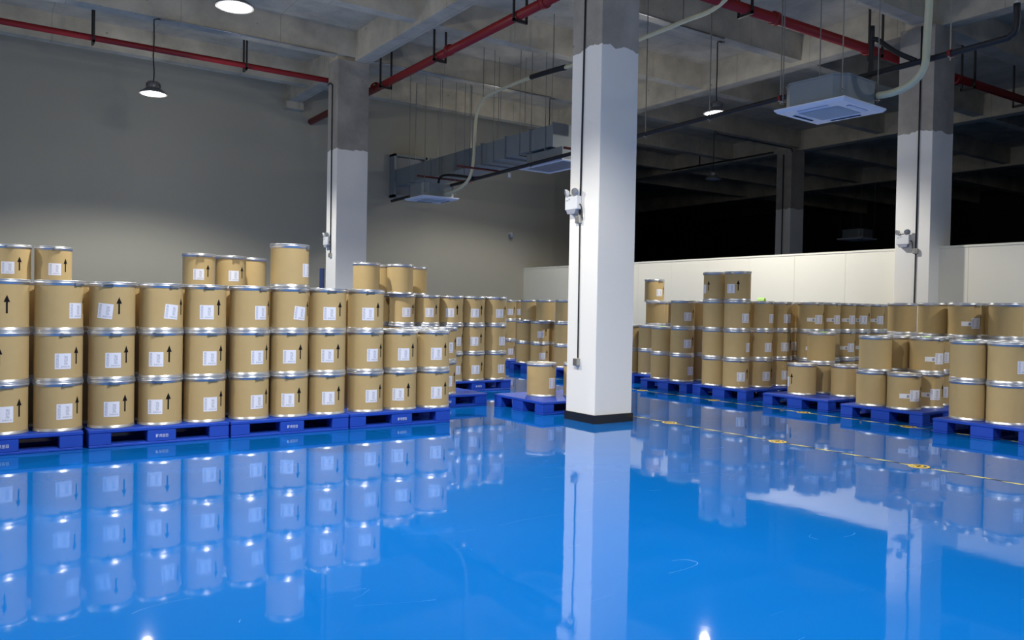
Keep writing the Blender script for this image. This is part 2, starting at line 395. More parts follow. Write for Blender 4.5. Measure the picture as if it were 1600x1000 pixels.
lamp_labels = {0: 'lit bell lamp hanging on a wavy black cord before the left wall',
    1: 'lit bell lamp at the top edge, nearest the camera on the left',
    2: 'lit bell lamp on a black cord behind the black pipe, right of the central column',
    3: 'lit bell lamp hanging behind the air duct at the far wall',
    4: 'lit bell lamp over the left aisle in front of the drums', 5: 'lit bell lamp behind the camera on the left',
    6: 'lit bell lamp beyond the left frame edge, farther one', 7: 'lit bell lamp beyond the left frame edge, nearer one',
    8: 'lit bell lamp over the right aisle beyond the right frame edge', 9: 'lit bell lamp rearmost of the right row',
    }
def pendant(i, x, y, on=True, label=None):
    LZ0 = 5.52 if i == 3 else LAMP_Z
    t = thing('pendant_lamp', label or lamp_labels[i], 'lamp', (x, y, LZ0), 0, 'bell-shaped ceiling lamps')
    link('lamp_shade', LM[0], t); link('heat_sink', LM[1], t); link('lamp_disc', LM[2] if on else LM[3], t)
    top = 6.47 - LZ0
    pts = []
    for k in range(15):
        u = k/14; wv = 0.012*math.sin(u*11+i)*(1-u)
        pts.append((0.02*0+wv, wv*0.5, 0.225+(top-0.26)*u))
    pts = pts[:-1] + [(0.0,0.0,top-0.04), (0.05,0.0,top-0.02), (0.13,0.0,top-0.01)]
    MB().tube(pts, 0.011, 8).build('lamp_cord', M['black'], t)
    MB().box(0.11,-0.03,top-0.03,0.17,0.03,top+0.065).build('ceiling_box', M['box'], t)
    if on:
        l = bpy.data.lights.new('lamp_beam', 'SPOT'); l.energy = LAMP_W*POWER.get(i, 1.0); l.color = LAMP_COL
        l.spot_size = math.radians(144); l.spot_blend = 0.35; l.shadow_soft_size = 0.08
        o = bpy.data.objects.new('lamp_beam', l); col.objects.link(o); o.parent = t; o.location = (0,0,-0.03)
        g = bpy.data.lights.new('lamp_fill', 'POINT'); g.energy = FILL_W*POWER.get(i, 1.0); g.color = LAMP_COL; g.shadow_soft_size = 0.06
        o = bpy.data.objects.new('lamp_fill', g); col.objects.link(o); o.parent = t; o.location = (0,0,-0.24)
for i, (x, y) in enumerate(LIT): pendant(i, x, y)
for (x, y) in UNLIT: pendant(20, x, y, False, 'unlit bell lamp in the dark hall beyond the low partition')

# ------------------------------------------------------------------ pallets
def pallet_meshes(L=1.29, W=1.15, H=0.17):
    """long side along local x, origin at the front left ground corner"""
    deck = MB()
    deck.box(0, 0, 0.135, L, W, H, bev=0.006)
    dk = deck.mesh('deck', M['pallet'])
    bx = [(0.0,0.20),(L/2-0.135,L/2+0.135),(L-0.20,L)]
    by = [(0.0,0.18),(W/2-0.13,W/2+0.13),(W-0.18,W)]
    feet = []
    for a in bx:
        for b in by:
            feet.append(MB().box(a[0]+0.004, b[0]+0.004, 0.022, a[1]-0.004, b[1]-0.004, 0.135, bev=0.006).mesh('foot', M['pallet']))
    rails = []
    for k, b in enumerate(by):
        r = MB(); r.box(0.004, b[0]+0.002, 0, L-0.004, b[1]-0.002, 0.022, bev=0.004)
        r.box(0.20, b[0]+0.01, 0.022, bx[1][0], b[1]-0.03, 0.030); r.box(bx[1][1], b[0]+0.01, 0.022, L-0.20, b[1]-0.03, 0.030)
        rails.append(r.mesh('bottom_rail', M['pallet']))
    # white four-sign print on the middle front foot (pseudo strokes, unreadable in the photo as well)
    p = MB(); cx = L/2-0.055; z = 0.075; S = 0.026; y = 0.0
    gl = [[(0,0,.3,1),(.45,.1,.62,1),(.3,.8,.9,.95),(.3,.4,.9,.52)], [(.15,.0,.28,.95),(.15,.8,.9,.95),(.5,.1,.62,.8),(.75,0,.88,.8),(.2,.4,.85,.5)],
          [(.0,.0,1,.13),(.1,.3,.24,1),(.45,.2,.58,1),(.8,.3,.94,1),(.1,.55,.94,.66)], [(.1,.0,.95,.13),(.1,.0,.24,.95),(.1,.84,.95,.96),(.8,.0,.94,.96),(.1,.45,.9,.56)]]
    for i, g in enumerate(gl):
        for (a, b, c, d) in g:
            p.box(cx+i*0.029+a*S, y-0.0012, z-0.012+b*0.03, cx+i*0.029+c*S, y+0.005, z-0.012+d*0.03)
    pr = p.mesh('printed_name', M['pallet_print'])
    holes = MB()
    for k in range(5):
        for s in (0, 1):
            x = (0.245+0.052*k) if s == 0 else (bx[1][1]+0.045+0.052*k)
            holes.lathe([(0.007,0),(0.007,0.0015)], 8, (x, 0.045, 0.030), cap1=True)
    hm = holes.mesh('drain_holes', M['slot'])
    return dk, feet, rails, pr, hm
PM = pallet_meshes(); PMQ = pallet_meshes(1.29, 1.12)
def pallet(x, y, label, rz=0.0, pm=None, group='blue plastic pallets'):
    dk, feet, rails, pr, hm = pm or PM
    t = thing('plastic_pallet', label, 'pallet', (x, y, 0), rz, group)
    link('deck', dk, t)
    for f in feet: link('foot', f, t)
    for r in rails: link('bottom_rail', r, t)
    link('printed_name', pr, t)
    h = link('drain_holes', hm, t); h['kind'] = 'stuff'
    return t
PAL = 0.17
pallet(-0.32, 8.42, 'blue plastic pallet cut by the left frame edge, front row')
pallet(1.01, 8.43, 'blue plastic pallet, second from the left in the front row')
pallet(2.31, 8.42, 'blue plastic pallet, third from the left in the front row')
pallet(3.61, 8.42, 'blue plastic pallet, fourth and last of the front row left of the column')
pallet(4.91, 9.63, 'blue plastic pallet right behind the end of the front row')
pallet(6.46, 11.30, 'blue pallet under the three-column stack farthest right of the left block')
pallet(5.14, 11.30, 'blue pallet behind the front row under the high cluster of drums')
pallet(2.42, 11.10, 'blue pallet behind second and third front pallets under the raised drums')
pallet(0.15, 11.10, 'blue pallet behind the leftmost front pallet under two raised drums')
pallet(6.25, 8.39, 'nearly empty blue pallet with a single drum left of the central column')
pallet(10.18, 13.82, 'far blue pallet seen between the left block and the central column', pm=PMQ)
pallet(10.42, 15.30, 'farthest blue pallet near the corner of the hall', pm=PMQ)
pallet(10.05, 12.60, 'far blue pallet hidden behind the central column', pm=PMQ)
pallet(10.60, 10.90, 'blue pallet just emerging right of the central column', pm=PMQ)
pallet(10.08, 9.50, 'second blue pallet right of the central column', pm=PMQ)
pallet(10.09, 8.27, 'blue pallet under the four-high drum tower', pm=PMQ)
pallet(10.04, 6.80, 'blue pallet with open top corner and four low drums', pm=PMQ)
pallet(9.90, 5.38, 'blue pallet in the right block, second from the right frame edge', rz=0.03, pm=PMQ)
pallet(9.56, 3.96, 'blue pallet cut by the right frame edge', pm=PMQ)
pallet(11.40, 7.92, 'hidden blue pallet behind the tower under the long back row, nearer half', pm=PMQ)
pallet(12.72, 7.92, 'hidden blue pallet by the partition under the long back row', pm=PMQ)
pallet(11.30, 4.78, 'hidden blue pallet under the right-hand three-high drums', pm=PMQ)
pallet(11.30, 5.98, 'hidden blue pallet under the back drums left of the right-hand pillar', pm=PMQ)
pallet(11.92, 11.30, 'hidden blue pallet by the partition under the far four-high drum', pm=PMQ)

# ------------------------------------------------------------------ drums
R = 0.2015; TH = 0.465
def drum_meshes():
    n = 40; d = {}
    d['body'] = MB().lathe([(R,0.02),(R,0.425)], n).mesh('body', M['kraft'])
    d['lid'] = MB().lathe([(0.200,0.452),(0.188,0.451),(0.184,0.4465),(0.03,0.4475)], n, cap1=True).mesh('lid', M['kraft_lid'])
    d['top_ring'] = MB().lathe([(R,0.419),(0.2050,0.419),(0.2060,0.421),(0.2060,0.432),(0.2095,0.4335),(0.2110,0.436),(0.2112,0.449),(0.2085,0.4505),(0.2085,0.453),(0.2105,0.455),(0.2105,0.462),(0.209,0.4645),(0.205,0.465),(0.199,0.463),(0.199,0.452)], n).mesh('top_ring', M['zinc'])
    d['bottom_ring'] = MB().lathe([(0.198,0.0),(0.2045,0.0),(0.207,0.004),(0.207,0.010),(0.2045,0.014),(0.2045,0.030),(0.2025,0.032)], n, cap0=True).mesh('bottom_ring', M['zinc'])
    def patch(a0, a1, z0, z1, r, skew=0.0, k=8):
        b = MB(); vs = []; uv = []
        am, zm = (a0+a1)/2, (z0+z1)/2
        for i in range(k+1):
            for j in range(2):
                a = a0+(a1-a0)*i/k; z = (z0, z1)[j]
                da = (a-am)*r; dz = z-zm
                a2 = am+(da*math.cos(skew)-dz*math.sin(skew))/r; z2 = zm+da*math.sin(skew)+dz*math.cos(skew)
                vs.append((r*math.cos(a2), r*math.sin(a2), z2)); uv.append((i/k, j))
        fs = [(2*i, 2*i+2, 2*i+3, 2*i+1) for i in range(k)]
        b.add(vs, fs, 0, True); return b, uv
    def withuv(b, uv, name, m):
        me = b.mesh(name, m); ul = me.uv_layers.new(name='UVMap')
        for lp in me.loops: ul.data[lp.index].uv = uv[lp.vertex_index]
        return me
    h = 0.068/R
    for nm, sk in (('label', 0.0), ('label_tilted', -0.10)):
        b, uv = patch(-h, h, 0.115, 0.258, R+0.0009, sk); d[nm] = withuv(b, uv, 'paper_label', M['label'])
    # arrow: shaft + head
    b = MB(); rr_ = R+0.0008; ac = math.radians(34.5)
    def pt(u, z): return (rr_*math.cos(ac+u/R), rr_*math.sin(ac+u/R), z)
    b.add([pt(-0.0075,0.158), pt(0.0075,0.158), pt(0.0075,0.262), pt(-0.0075,0.262)], [(0,1,2,3)])
    b.add([pt(-0.025,0.258), pt(0.0,0.258), pt(0.0,0.322)], [(0,1,2)]); b.add([pt(0.0,0.258), pt(0.025,0.258), pt(0.0,0.322)], [(0,1,2)])
    d['arrow'] = b.mesh('arrow_mark', M['black_print'])
    ta = math.radians(-19.5); tw = 0.062/R
    b, uv = patch(ta-2*tw, ta, 0.150, 0.210, R+0.0011, 0.0, 6); d['tag'] = withuv(b, uv, 'white_tag', M['white_tag'])
    b, uv = patch(ta-0.62*tw, ta-0.14*tw, 0.160, 0.196, R+0.0019, 0.0, 3); d['tagmark'] = withuv(b, uv, 'grey_print', M['em_tray'])
    # lever latch on the closing band
    l = MB(); a0 = math.radians(2)
    for (s, e, z0, z1, ro) in ((-9, 17, 0.424, 0.437, 0.2185), (-9, -2, 0.418, 0.447, 0.221), (13, 18, 0.421, 0.443, 0.2165)):
        k = 6; vs = []
        for i in range(k+1):
            a = a0+math.radians(s+(e-s)*i/k)
            for (r_, z_) in ((0.209, z0), (ro, z0), (ro, z1), (0.209, z1)): vs.append((r_*math.cos(a), r_*math.sin(a), z_))
        fs = []
        for i in range(k):
            for q in range(4): fs.append((4*i+q, 4*i+4+q, 4*i+4+(q+1)%4, 4*i+(q+1)%4))
        fs += [(0,1,2,3), (4*k+3,4*k+2,4*k+1,4*k)]
        l.add(vs, fs)
    d['latch'] = l.mesh('lever_latch', M['zinc_dark'])
    return d
DM = drum_meshes()
TIER = ['bottom-tier', 'second-tier', 'third-tier', 'top fourth-tier']
used = set(); DRUMS = []
def drum(x, y, tier, a, flags, place, group):
    """a: degrees the paper label is turned to the viewer's right; None = label faces away"""
    cd = math.atan2(-y, -x)
    far = a is None
    if far: a = 180 + random.uniform(-35, 35)
    lab = 'tan fibre drum, %s, %s' % (TIER[tier-1], place)
    assert lab not in used, lab
    used.add(lab)
    t = thing('fibre_drum', lab, 'drum', (x, y, PAL+(tier-1)*TH), cd+math.radians(a), group)
    link('body', DM['body'], t); lid = link('lid', DM['lid'], t); link('top_ring', DM['top_ring'], t); link('bottom_ring', DM['bottom_ring'], t)
    link('lever_latch', DM['latch'], t)
    if 'A' not in flags or far: link('paper_label', DM['label_tilted' if 'T' in flags else 'label'], t)
    link('arrow_mark', DM['arrow'], t)
    if 'Q' in flags:
        tg = link('white_tag', DM['tag'], t); link('grey_print', DM['tagmark'], tg)
    DRUMS.append((x, y, tier))
def stack(x, y, specs, place, group):
    for i, s in enumerate(specs):
        dx = dy = 0
        if isinstance(s, tuple):
            a, fl = s[0], s[1]
            if len(s) > 2: dx, dy = s[2]
        else: a, fl = s, ''
        j = 0.004
        drum(x+dx+random.uniform(-j, j), y+dy+random.uniform(-j, j), i+1, a, fl, place, group)
GL = 'fibre drums stacked on the left pallets'
n_ = None
P1, P2, P3, P4 = 'leftmost front pallet', 'second front pallet', 'third front pallet', 'fourth front pallet'
stack(0.34, 8.65, [5, -43, -27], 'middle column of leftmost front pallet', GL)
stack(0.785, 8.65, [16, 11, 44], 'right column of leftmost front pallet', GL)
stack(1.235, 8.65, [1, 4, (-18, 'T')], 'left column of second front pallet', GL)
stack(1.675, 8.65, [-13, -13, (28, 'T')], 'middle column of second front pallet', GL)
stack(2.105, 8.65, [17, 14, 4], 'right column of second front pallet', GL)
stack(2.555, 8.65, [25, 24, 35], 'left column of third front pallet', GL)
stack(2.985, 8.65, [-2, 2, (33, 'T'), (62, '', (0, 0.02))], 'middle column of third front pallet', GL)
stack(3.42, 8.65, [7, 2, 6], 'right column of third front pallet', GL)
stack(3.885, 8.65, [21, 25, 8], 'left column of fourth front pallet', GL)
stack(4.325, 8.65, [-2, 13], 'middle column of fourth front pallet', GL)
stack(4.765, 8.65, [16, 14], 'right column of fourth front pallet', GL)
for xs_, nm in (((0.16,0.60),'leftmost'), ((1.12,1.56,1.99),'second'), ((2.46,2.89,3.32),'third')):
    for x, c in zip(xs_, (('middle','right') if len(xs_) == 2 else ('left','middle','right'))):
        stack(x, 9.10, [n_]*3, 'second row, %s column of %s front pallet' % (c, nm), GL)
stack(3.885, 9.10, [n_]*3, 'second row, left column of fourth front pallet', GL)
stack(4.325, 9.10, [n_]*2, 'second row, middle column of fourth front pallet', GL)
stack(4.765, 9.10, [n_]*2, 'second row, right column of fourth front pallet', GL)
stack(5.15, 9.88, [n_]*2, 'left on pallet behind the front row end', GL)
stack(5.59, 9.88, [28, 30], 'right on pallet behind the front row end', GL)
stack(0.53, 11.40, [n_]*3+[-11], 'behind the leftmost pallet, left raised stack', GL)
stack(0.96, 11.38, [n_]*3+[5], 'behind the leftmost pallet, right raised stack', GL)
stack(2.66, 11.33, [n_]*3+[0], 'raised stack with label behind, leftmost of three', GL)
stack(3.12, 11.48, [n_]*3+[12], 'raised stack with label behind, middle of three', GL)
stack(3.50, 11.76, [n_]*4, 'plain raised stack behind, rightmost of three', GL)
stack(5.22, 11.55, [n_]*3+[(None, '', (-0.08, -0.10))], 'plain stack just right of the left pillar', GL)
stack(5.78, 11.50, [n_, n_, 20, (None, '', (-0.07, -0.04))], 'second column of rear cluster right of pillar', GL)
stack(6.22, 11.50, [n_, n_, 12], 'third column of rear cluster right of pillar', GL)
stack(5.60, 11.92, [n_]*4, 'partly hidden stack at back of rear cluster', GL)
stack(6.22, 11.95, [n_]*4, 'rightmost raised stack at back of rear cluster', GL)
stack(6.67, 11.50, [35, 35, (-5, '')], 'left column of the right rear pallet', GL)
stack(7.09, 11.50, [18, 8, 10], 'middle column of the right rear pallet', GL)
stack(7.52, 11.50, [40, 45, 27], 'right column of the right rear pallet', GL)
GM = 'fibre drums on the middle and far pallets'
stack(6.72, 9.05, [52], 'standing alone left of the central column', GM)
stack(7.17, 8.80, [n_], 'mostly hidden behind the central column', GM)
stack(10.42, 14.66, [n_, n_, (None, '', (0.0, -0.14))], 'far pallet left of column, left stack', GM)
stack(10.42, 14.12, [15, 5, (None, '', (0.03, -0.14))], 'far pallet left of column, labelled stack', GM)
stack(10.86, 14.05, [n_]*2, 'far pallet left of column, rear stack', GM)
stack(10.40, 13.24, [n_]*3, 'far stack touching left edge of central column', GM)
stack(10.72, 15.84, [30, n_, 20], 'farthest left stack near the hall corner', GM)
stack(11.25, 16.15, [n_, n_, 10], 'farthest right stack near the hall corner', GM)
stack(10.92, 11.28, [n_]*2, 'second stack right of the column, darker', GM)
stack(10.83, 11.72, [n_]*2, 'stack emerging right of the central column', GM)
stack(12.15, 12.20, [n_]*3+[(32, '', (-0.1, 0.12))], 'four-high far stack right of the column', GM)
stack(11.50, 11.70, [n_]*3, 'brightly lit stack behind, right of the column', GM)
stack(12.05, 11.62, [n_]*3, 'narrow visible stack behind, near the partition', GM)
GR = 'fibre drums stacked on the right pallets'
stack(10.42, 10.42, [n_]*2, 'second pallet right of column, left stack', GR)
stack(10.36, 9.89, [50, 28, 27], 'second pallet right of column, labelled stack', GR)
stack(10.84, 9.90, [30, 25, n_], 'second pallet right of column, hidden rear stack', GR)
stack(10.33, 9.13, [n_, n_, n_, -71], 'left stack of the four-high tower', GR)
stack(10.31, 8.66, [25, 66, 42, (-33, 'A')] if False else [25, 66, 42, -33], 'right stack of the four-high tower', GR)
stack(10.81, 8.60, [35, 42, 62], 'right beside the four-high tower', GR)
stack(11.32, 8.62, [35, 30, 40], 'second to the right of the tower', GR)
stack(11.76, 8.78, [n_, (28, 'Q'), n_], 'small gap stack right of the tower', GR)
jx = (11.495, 11.925, 12.355, 12.785, 13.215, 13.625)
jy = (8.14, 8.13, 8.13, 8.13, 8.13, 8.25)
js = ([n_, (35,'Q'), (38,'Q')], [n_, n_, (50,'Q')], [n_, (45,'Q'), (50,'Q')], [n_, (48,'Q'), (28,'Q')], [n_, n_, (45,'Q')], [n_, n_, n_])
for x, y, sp, nm in zip(jx, jy, js, ('first', 'second', 'third', 'fourth', 'fifth', 'sixth')):
    stack(x, y, sp, '%s from the left of the long back row' % nm, GR)
stack(10.45, 7.53, [-80], 'front left of the open-cornered pallet', GR)
stack(10.95, 7.56, [n_, n_], 'middle of the open-cornered pallet', GR)
stack(10.83, 7.06, [n_], 'front right of the open-cornered pallet', GR)
stack(10.13, 6.20, [n_, (None, '', (0.0, -0.03))], 'left front of the pallet below the right pillar', GR)
stack(10.14, 5.765, [(40, 'Q')], 'single-height one at pallet corner below right pillar', GR)
stack(10.60, 5.72, [(32, 'Q'), (48, 'Q')], 'behind the single-height one at pallet corner', GR)
stack(10.62, 6.20, [n_]*2, 'shadowed gap stack below the right pillar', GR)
stack(11.02, 5.84, [(35, 'Q'), (35, 'Q')], 'rear stack right of the pallet corner', GR)
stack(11.90, 6.82, [n_]*3, 'lit back stack left of the right pillar', GR)
stack(11.52, 6.14, [n_]*3, 'three-high back stack under the right pillar', GR)
stack(11.42, 5.66, [n_, n_, (45, 'Q')], 'three-high back stack right of the pillar', GR)
stack(11.95, 5.55, [n_]*3, 'rear stack filling the gap near right frame edge', GR)
stack(11.42, 5.12, [n_]*3, 'three-high back stack at the right frame edge', GR)
stack(9.87, 4.82, [n_]*2, 'rightmost pallet, left of its two front stacks', GR)
stack(9.85, 4.39, [n_, 47], 'rightmost pallet, stack at the frame edge', GR)
stack(10.36, 4.84, [n_]*2, 'rightmost pallet, rear left stack', GR)
stack(10.34, 4.40, [n_]*2, 'rightmost pallet, rear right stack', GR)

# lime paper slips lying on lids
def slip(x, y, z, rz, label, up=False):
    m = MB(); n = 6; vs = []
    for i in range(n+1):
        u = i/n; zz = 0.004+0.016*math.sin(u*PI) if not up else 0.01+0.055*math.sin(u*PI)
        for v in (-0.055, 0.055): vs.append((-0.075+0.15*u, v, zz))
    for i in range(n+1):
        u = i/n; zz = 0.002+0.016*math.sin(u*PI) if not up else 0.007+0.055*math.sin(u*PI)
        for v in (-0.055, 0.055): vs.append((-0.075+0.15*u, v, zz))
    q = 2*(n+1); fs = []
    for i in range(n):
        fs.append((2*i, 2*i+2, 2*i+3, 2*i+1)); fs.append((q+2*i, q+2*i+1, q+2*i+3, q+2*i+2))
    m.add(vs, fs, 0, True)
    o = m.build('paper_slip', M['green_paper'], None, (x, y, z)); o.rotation_euler = (0,0,rz)
    tag(o, label, 'paper', 'lime green paper slips on drum lids')
LZ = lambda t: PAL+TH*t-0.016
slip(10.85, 8.62, LZ(3)+0.012, 0.4, 'curled lime green slip on the lid right of the four-high tower', True)
slip(10.92, 7.50, LZ(2), 0.8, 'lime green slip on the raised drum of the open-cornered pallet')
slip(10.58, 5.74, LZ(2), 1.1, 'lime green slip on a second-tier lid below the right pillar')
slip(10.42, 10.42, LZ(2), 0.2, 'lime green slip on a second-tier lid just right of the column')
slip(9.87, 4.84, LZ(2), 0.2, 'pale lime slip on the front lid near the right frame edge')

# ------------------------------------------------------------------ floor marking
def tape_line(x, y0, y1, marks, label, mlab):
    t = thing('floor_marking_tape', label, 'floor marking', (x, y0, 0))
    MB().box(-0.016, 0, 0.0, 0.016, y1-y0, 0.0015).build('striped_tape', M['tape'], t)
    for my in marks:
        b = MB(); n = 28
        for (r1, r2) in ((0.068, 0.092), (0.0, 0.040)):
            vs = []; fs = []
            for k in range(n):
                a = 2*PI*k/n
                vs += [(max(r1,0.001)*math.cos(a), max(r1,0.001)*math.sin(a), 0.0032), (r2*math.cos(a), r2*math.sin(a), 0.0032), (r2*math.cos(a), r2*math.sin(a), 0.0)]
            for k in range(n):
                j = (k+1) % n
                fs += [(3*k, 3*k+1, 3*j+1, 3*j), (3*k+1, 3*k+2, 3*j+2, 3*j+1)]
            b.add(vs, fs)
        b.box(-0.07, -0.012, 0.0, 0.07, 0.012, 0.0032)
        b.build('round_marker', M['yellow'], t, (0.0 if True else 0, my-y0, 0))
tape_line(7.28, -3.0, 9.2, (7.13, 5.53, 3.98, 2.4), 'near black and yellow striped floor line with round yellow markers', '')
tape_line(9.74, -3.0, 13.5, (10.2, 8.6, 6.98, 5.47, 3.9), 'far black and yellow striped floor line running under the right pallets', '')
tag(MB().box(-1.2, 7.93, 0, 0.12, 7.96, 0.0015).build('floor_marking_tape', M['yellow']), 'short yellow floor line at the left frame edge', 'floor marking')

# ------------------------------------------------------------------ red fire pipes
def flange_ring(b, axis, pos, r, w_=0.05):
    prof = [(r, -w_), (r+0.022, -w_), (r+0.022, w_), (r, w_)]
    b.lathe(prof, 18, pos, axis=axis)
def hanger(parent, x, y, z, axis, r, top):
    """U bracket: two upright bars and a cross bar under the pipe"""
    s = r+0.045; b = MB(); t = 0.016
    if axis == 'y':   # pipe along y, bars on both x sides
        b.box(x-s-t, y-t, z-r-0.05, x-s+t, y+t, top); b.box(x+s-t, y-t, z-r-0.05, x+s+t, y+t, top)
        b.box(x-s-t, y-t, z-r-0.055, x+s+t, y+t, z-r-0.005)
    else:
        b.box(x-t, y-s-t, z-r-0.05, x+t, y-s+t, top); b.box(x-t, y+s-t, z-r-0.05, x+t, y+s+t, top)
        b.box(x-t, y-s-t, z-r-0.055, x+t, y+s+t, z-r-0.005)
    return b.build('pipe_hanger', M['black_steel'], parent)
GP = 'red fire sprinkler pipes'
t = thing('fire_pipe', 'thin red fire pipe crossing in front of the left wall top', 'pipe', (0,0,0), 0, GP)
MB().tube([(-8.9, 15.98, 6.0), (9.6, 15.98, 6.0)] if False else [(-8.9, 16.30, 6.08), (6.30, 16.30, 6.08), (7.28, 16.30, 6.08)], 0.055, 16).build('pipe', M['red'], t)
for x in (-4.5, -1.7, 1.97, 4.66): hanger(t, x, 16.30, 6.08, 'x', 0.055, 7.0)
t = thing('fire_pipe', 'thick red fire pipe running up from the left pillar to the top edge', 'pipe', (0,0,0), 0, GP)
b = MB(); b.tube([(7.35, 19.9, 6.0), (7.35, 8.33, 6.06)], 0.078, 18)
for y in (16.05, 12.9, 10.0): flange_ring(b, 'y', (7.35, y, 6.05), 0.078)
b.build('pipe', M['red'], t)
for y in (15.55, 13.25, 10.65): hanger(t, 7.35, y, 6.05, 'y', 0.078, 7.0)
t = thing('fire_pipe', 'thick red fire pipe running right behind the right pillar', 'pipe', (0,0,0), 0, GP)
b = MB(); b.tube([(7.30, 8.33, 6.02), (26.0, 8.33, 6.14)], 0.082, 18)
for x in (8.6, 10.65, 13.2, 16.2): flange_ring(b, 'x', (x, 8.33, 6.045), 0.082)
b.build('pipe', M['red'], t)
for x in (9.95, 13.45, 16.7, 18.9): hanger(t, x, 8.33, 6.06, 'x', 0.082, 7.0)
for (y, xa, xb, lb) in ((15.28, 8.95, 10.05, 'short dark red branch pipe under the middle of the duct'), (17.04, 8.9, 10.4, 'short dark red branch pipe above the far cassette unit'), (12.22, 9.5, 9.95, 'dark red branch pipe emerging at the duct end beside the column')):
    t = thing('branch_pipe', lb, 'pipe', (0,0,0), 0, 'dark red branch pipes')
    MB().tube([(xa, y, 4.45), (xb, y, 4.45)], 0.024, 10).build('pipe', M['dark_red'], t)
    MB().box(xb-0.05, y-0.006, 4.45, xb-0.038, y+0.006, 7.0).build('support_rod', M['rod'], t)

# ------------------------------------------------------------------ insulated black pipe line
GB = 'black insulated pipes'
t = thing('insulated_pipe', 'long black insulated pipe running under the duct and beside the cassette units', 'pipe', (0,0,0), 0, GB)
def bz(y): return 4.16+(19.62-y)*0.0187
b = MB(); b.tube(smooth_path([(9.5, 19.62, bz(19.62)), (9.5, 12, bz(12)), (9.5, 6.5, bz(6.5)), (9.5, 4.55, bz(4.55)), (9.5, 4.30, bz(4.3)+0.02), (9.5, 4.24, bz(4.3)+0.11), (9.5, 4.24, 4.80)], 5), 0.036, 12)
b.build('pipe', M['black'], t)
MB().tube([(9.5, 4.24, 4.78), (9.5, 4.24, 4.83)], 0.022, 10).build('pipe_end', M['em_white'], t)
for k, y in enumerate((18.3, 15.9, 13.3, 10.0, 8.6, 7.3, 4.95)):
    r_ = MB(); r_.box(9.494, y-0.006, bz(y)-0.08, 9.506, y+0.006, 7.0); r_.box(9.46, y-0.012, bz(y)-0.045, 9.54, y+0.012, bz(y)-0.036)
    r_.build('support_rod', M['rod'], t)
    if k in (5, 6): MB().lathe([(0.040,-0.02),(0.046,-0.02),(0.046,0.02),(0.040,0.02)], 14, (9.5, y, bz(y)), axis='y').build('clamp', M['red'], t)
MB().lathe([(0.03,-0.05),(0.032,0.05)], 10, (9.5, 14.05, 4.16), cap0=True, cap1=True).build('valve_cap', M['em_white'], t)
t = thing('insulated_pipe', 'black insulated upright and branch joining at the large cassette unit', 'pipe', (0,0,0), 0, GB)
MB().tube(smooth_path([(9.41, 6.32, 4.30), (9.42, 6.22, 4.34), (9.42, 6.02, 4.34), (9.47, 5.96, 4.37), (9.5, 5.95, 4.44), (9.5, 5.94, 4.70), (9.5, 5.94, 5.02)], 4), 0.034, 12).build('upright', M['black'], t)
MB().tube(smooth_path([(9.5, 5.93, 4.84), (9.50, 5.86, 4.83), (9.5, 5.62, 4.62), (9.5, 5.36, 4.45)], 4), 0.030, 12).build('branch', M['black'], t)
MB().lathe([(0.026,-0.10),(0.026,0.10)], 14, (9.42, 6.12, 4.34), cap0=True, cap1=True, axis='y').build('white_joint', M['em_white'], t)
t = thing('insulated_pipe', 'short black insulated pipe pair beside the far cassette unit', 'pipe', (0,0,0), 0, GB)
MB().tube(smooth_path([(9.30, 17.0, 4.06), (9.42, 16.98, 4.10), (9.42, 16.9, 4.42), (9.44, 16.5, 4.46), (9.46, 15.4, 4.26)], 4), 0.028, 10).build('branch', M['black'], t)
MB().tube([(9.46, 15.4, 4.26), (9.49, 15.2, 4.25)], 0.028, 10).build('pipe_joint', M['black'], t)

# pale wrapped hoses
GH = 'pale wrapped refrigerant hoses'
t = thing('wrapped_hose', 'pale yellow-green hose arching from the far cassette unit past the column to the top', 'hose', (0,0,0), 0, GH)
MB().tube(smooth_path([(9.3, 16.45, 3.99), (9.32, 15.9, 4.04), (9.35, 15.45, 4.22), (9.35, 15.26, 4.6), (9.35, 15.2, 5.4), (9.35, 15.05, 5.76), (9.35, 14.6, 5.93), (9.35, 13.1, 5.96), (9.35, 11.8, 5.89), (9.35, 10.0, 5.90), (9.35, 9.0, 5.92), (9.35, 8.45, 5.93), (9.35, 8.1, 6.1), (9.35, 8.0, 6.6), (9.35, 8.0, 7.0)], 5), 0.034, 12).build('hose', M['hose'], t)
MB().tube(smooth_path([(9.35, 13.12, 5.96), (9.35, 12.5, 5.93), (9.35, 12.03, 5.90)], 4), 0.052, 12).build('foam_sleeve', M['black'], t)
for y in (14.9, 12.4, 9.05): MB().box(9.344, y-0.006, 5.93, 9.356, y+0.006, 7.0).build('support_rod', M['rod'], t)
t = thing('wrapped_hose', 'pale green hose curving up from the large cassette unit before the right pillar', 'hose', (0,0,0), 0, GH)
MB().tube(smooth_path([(9.3, 5.72, 4.07), (9.3, 5.50, 4.07), (9.3, 5.27, 4.14), (9.3, 5.14, 4.30), (9.3, 5.12, 4.6), (9.3, 5.10, 5.3), (9.3, 5.10, 7.0)], 6), 0.043, 12).build('hose', M['hose'], t)

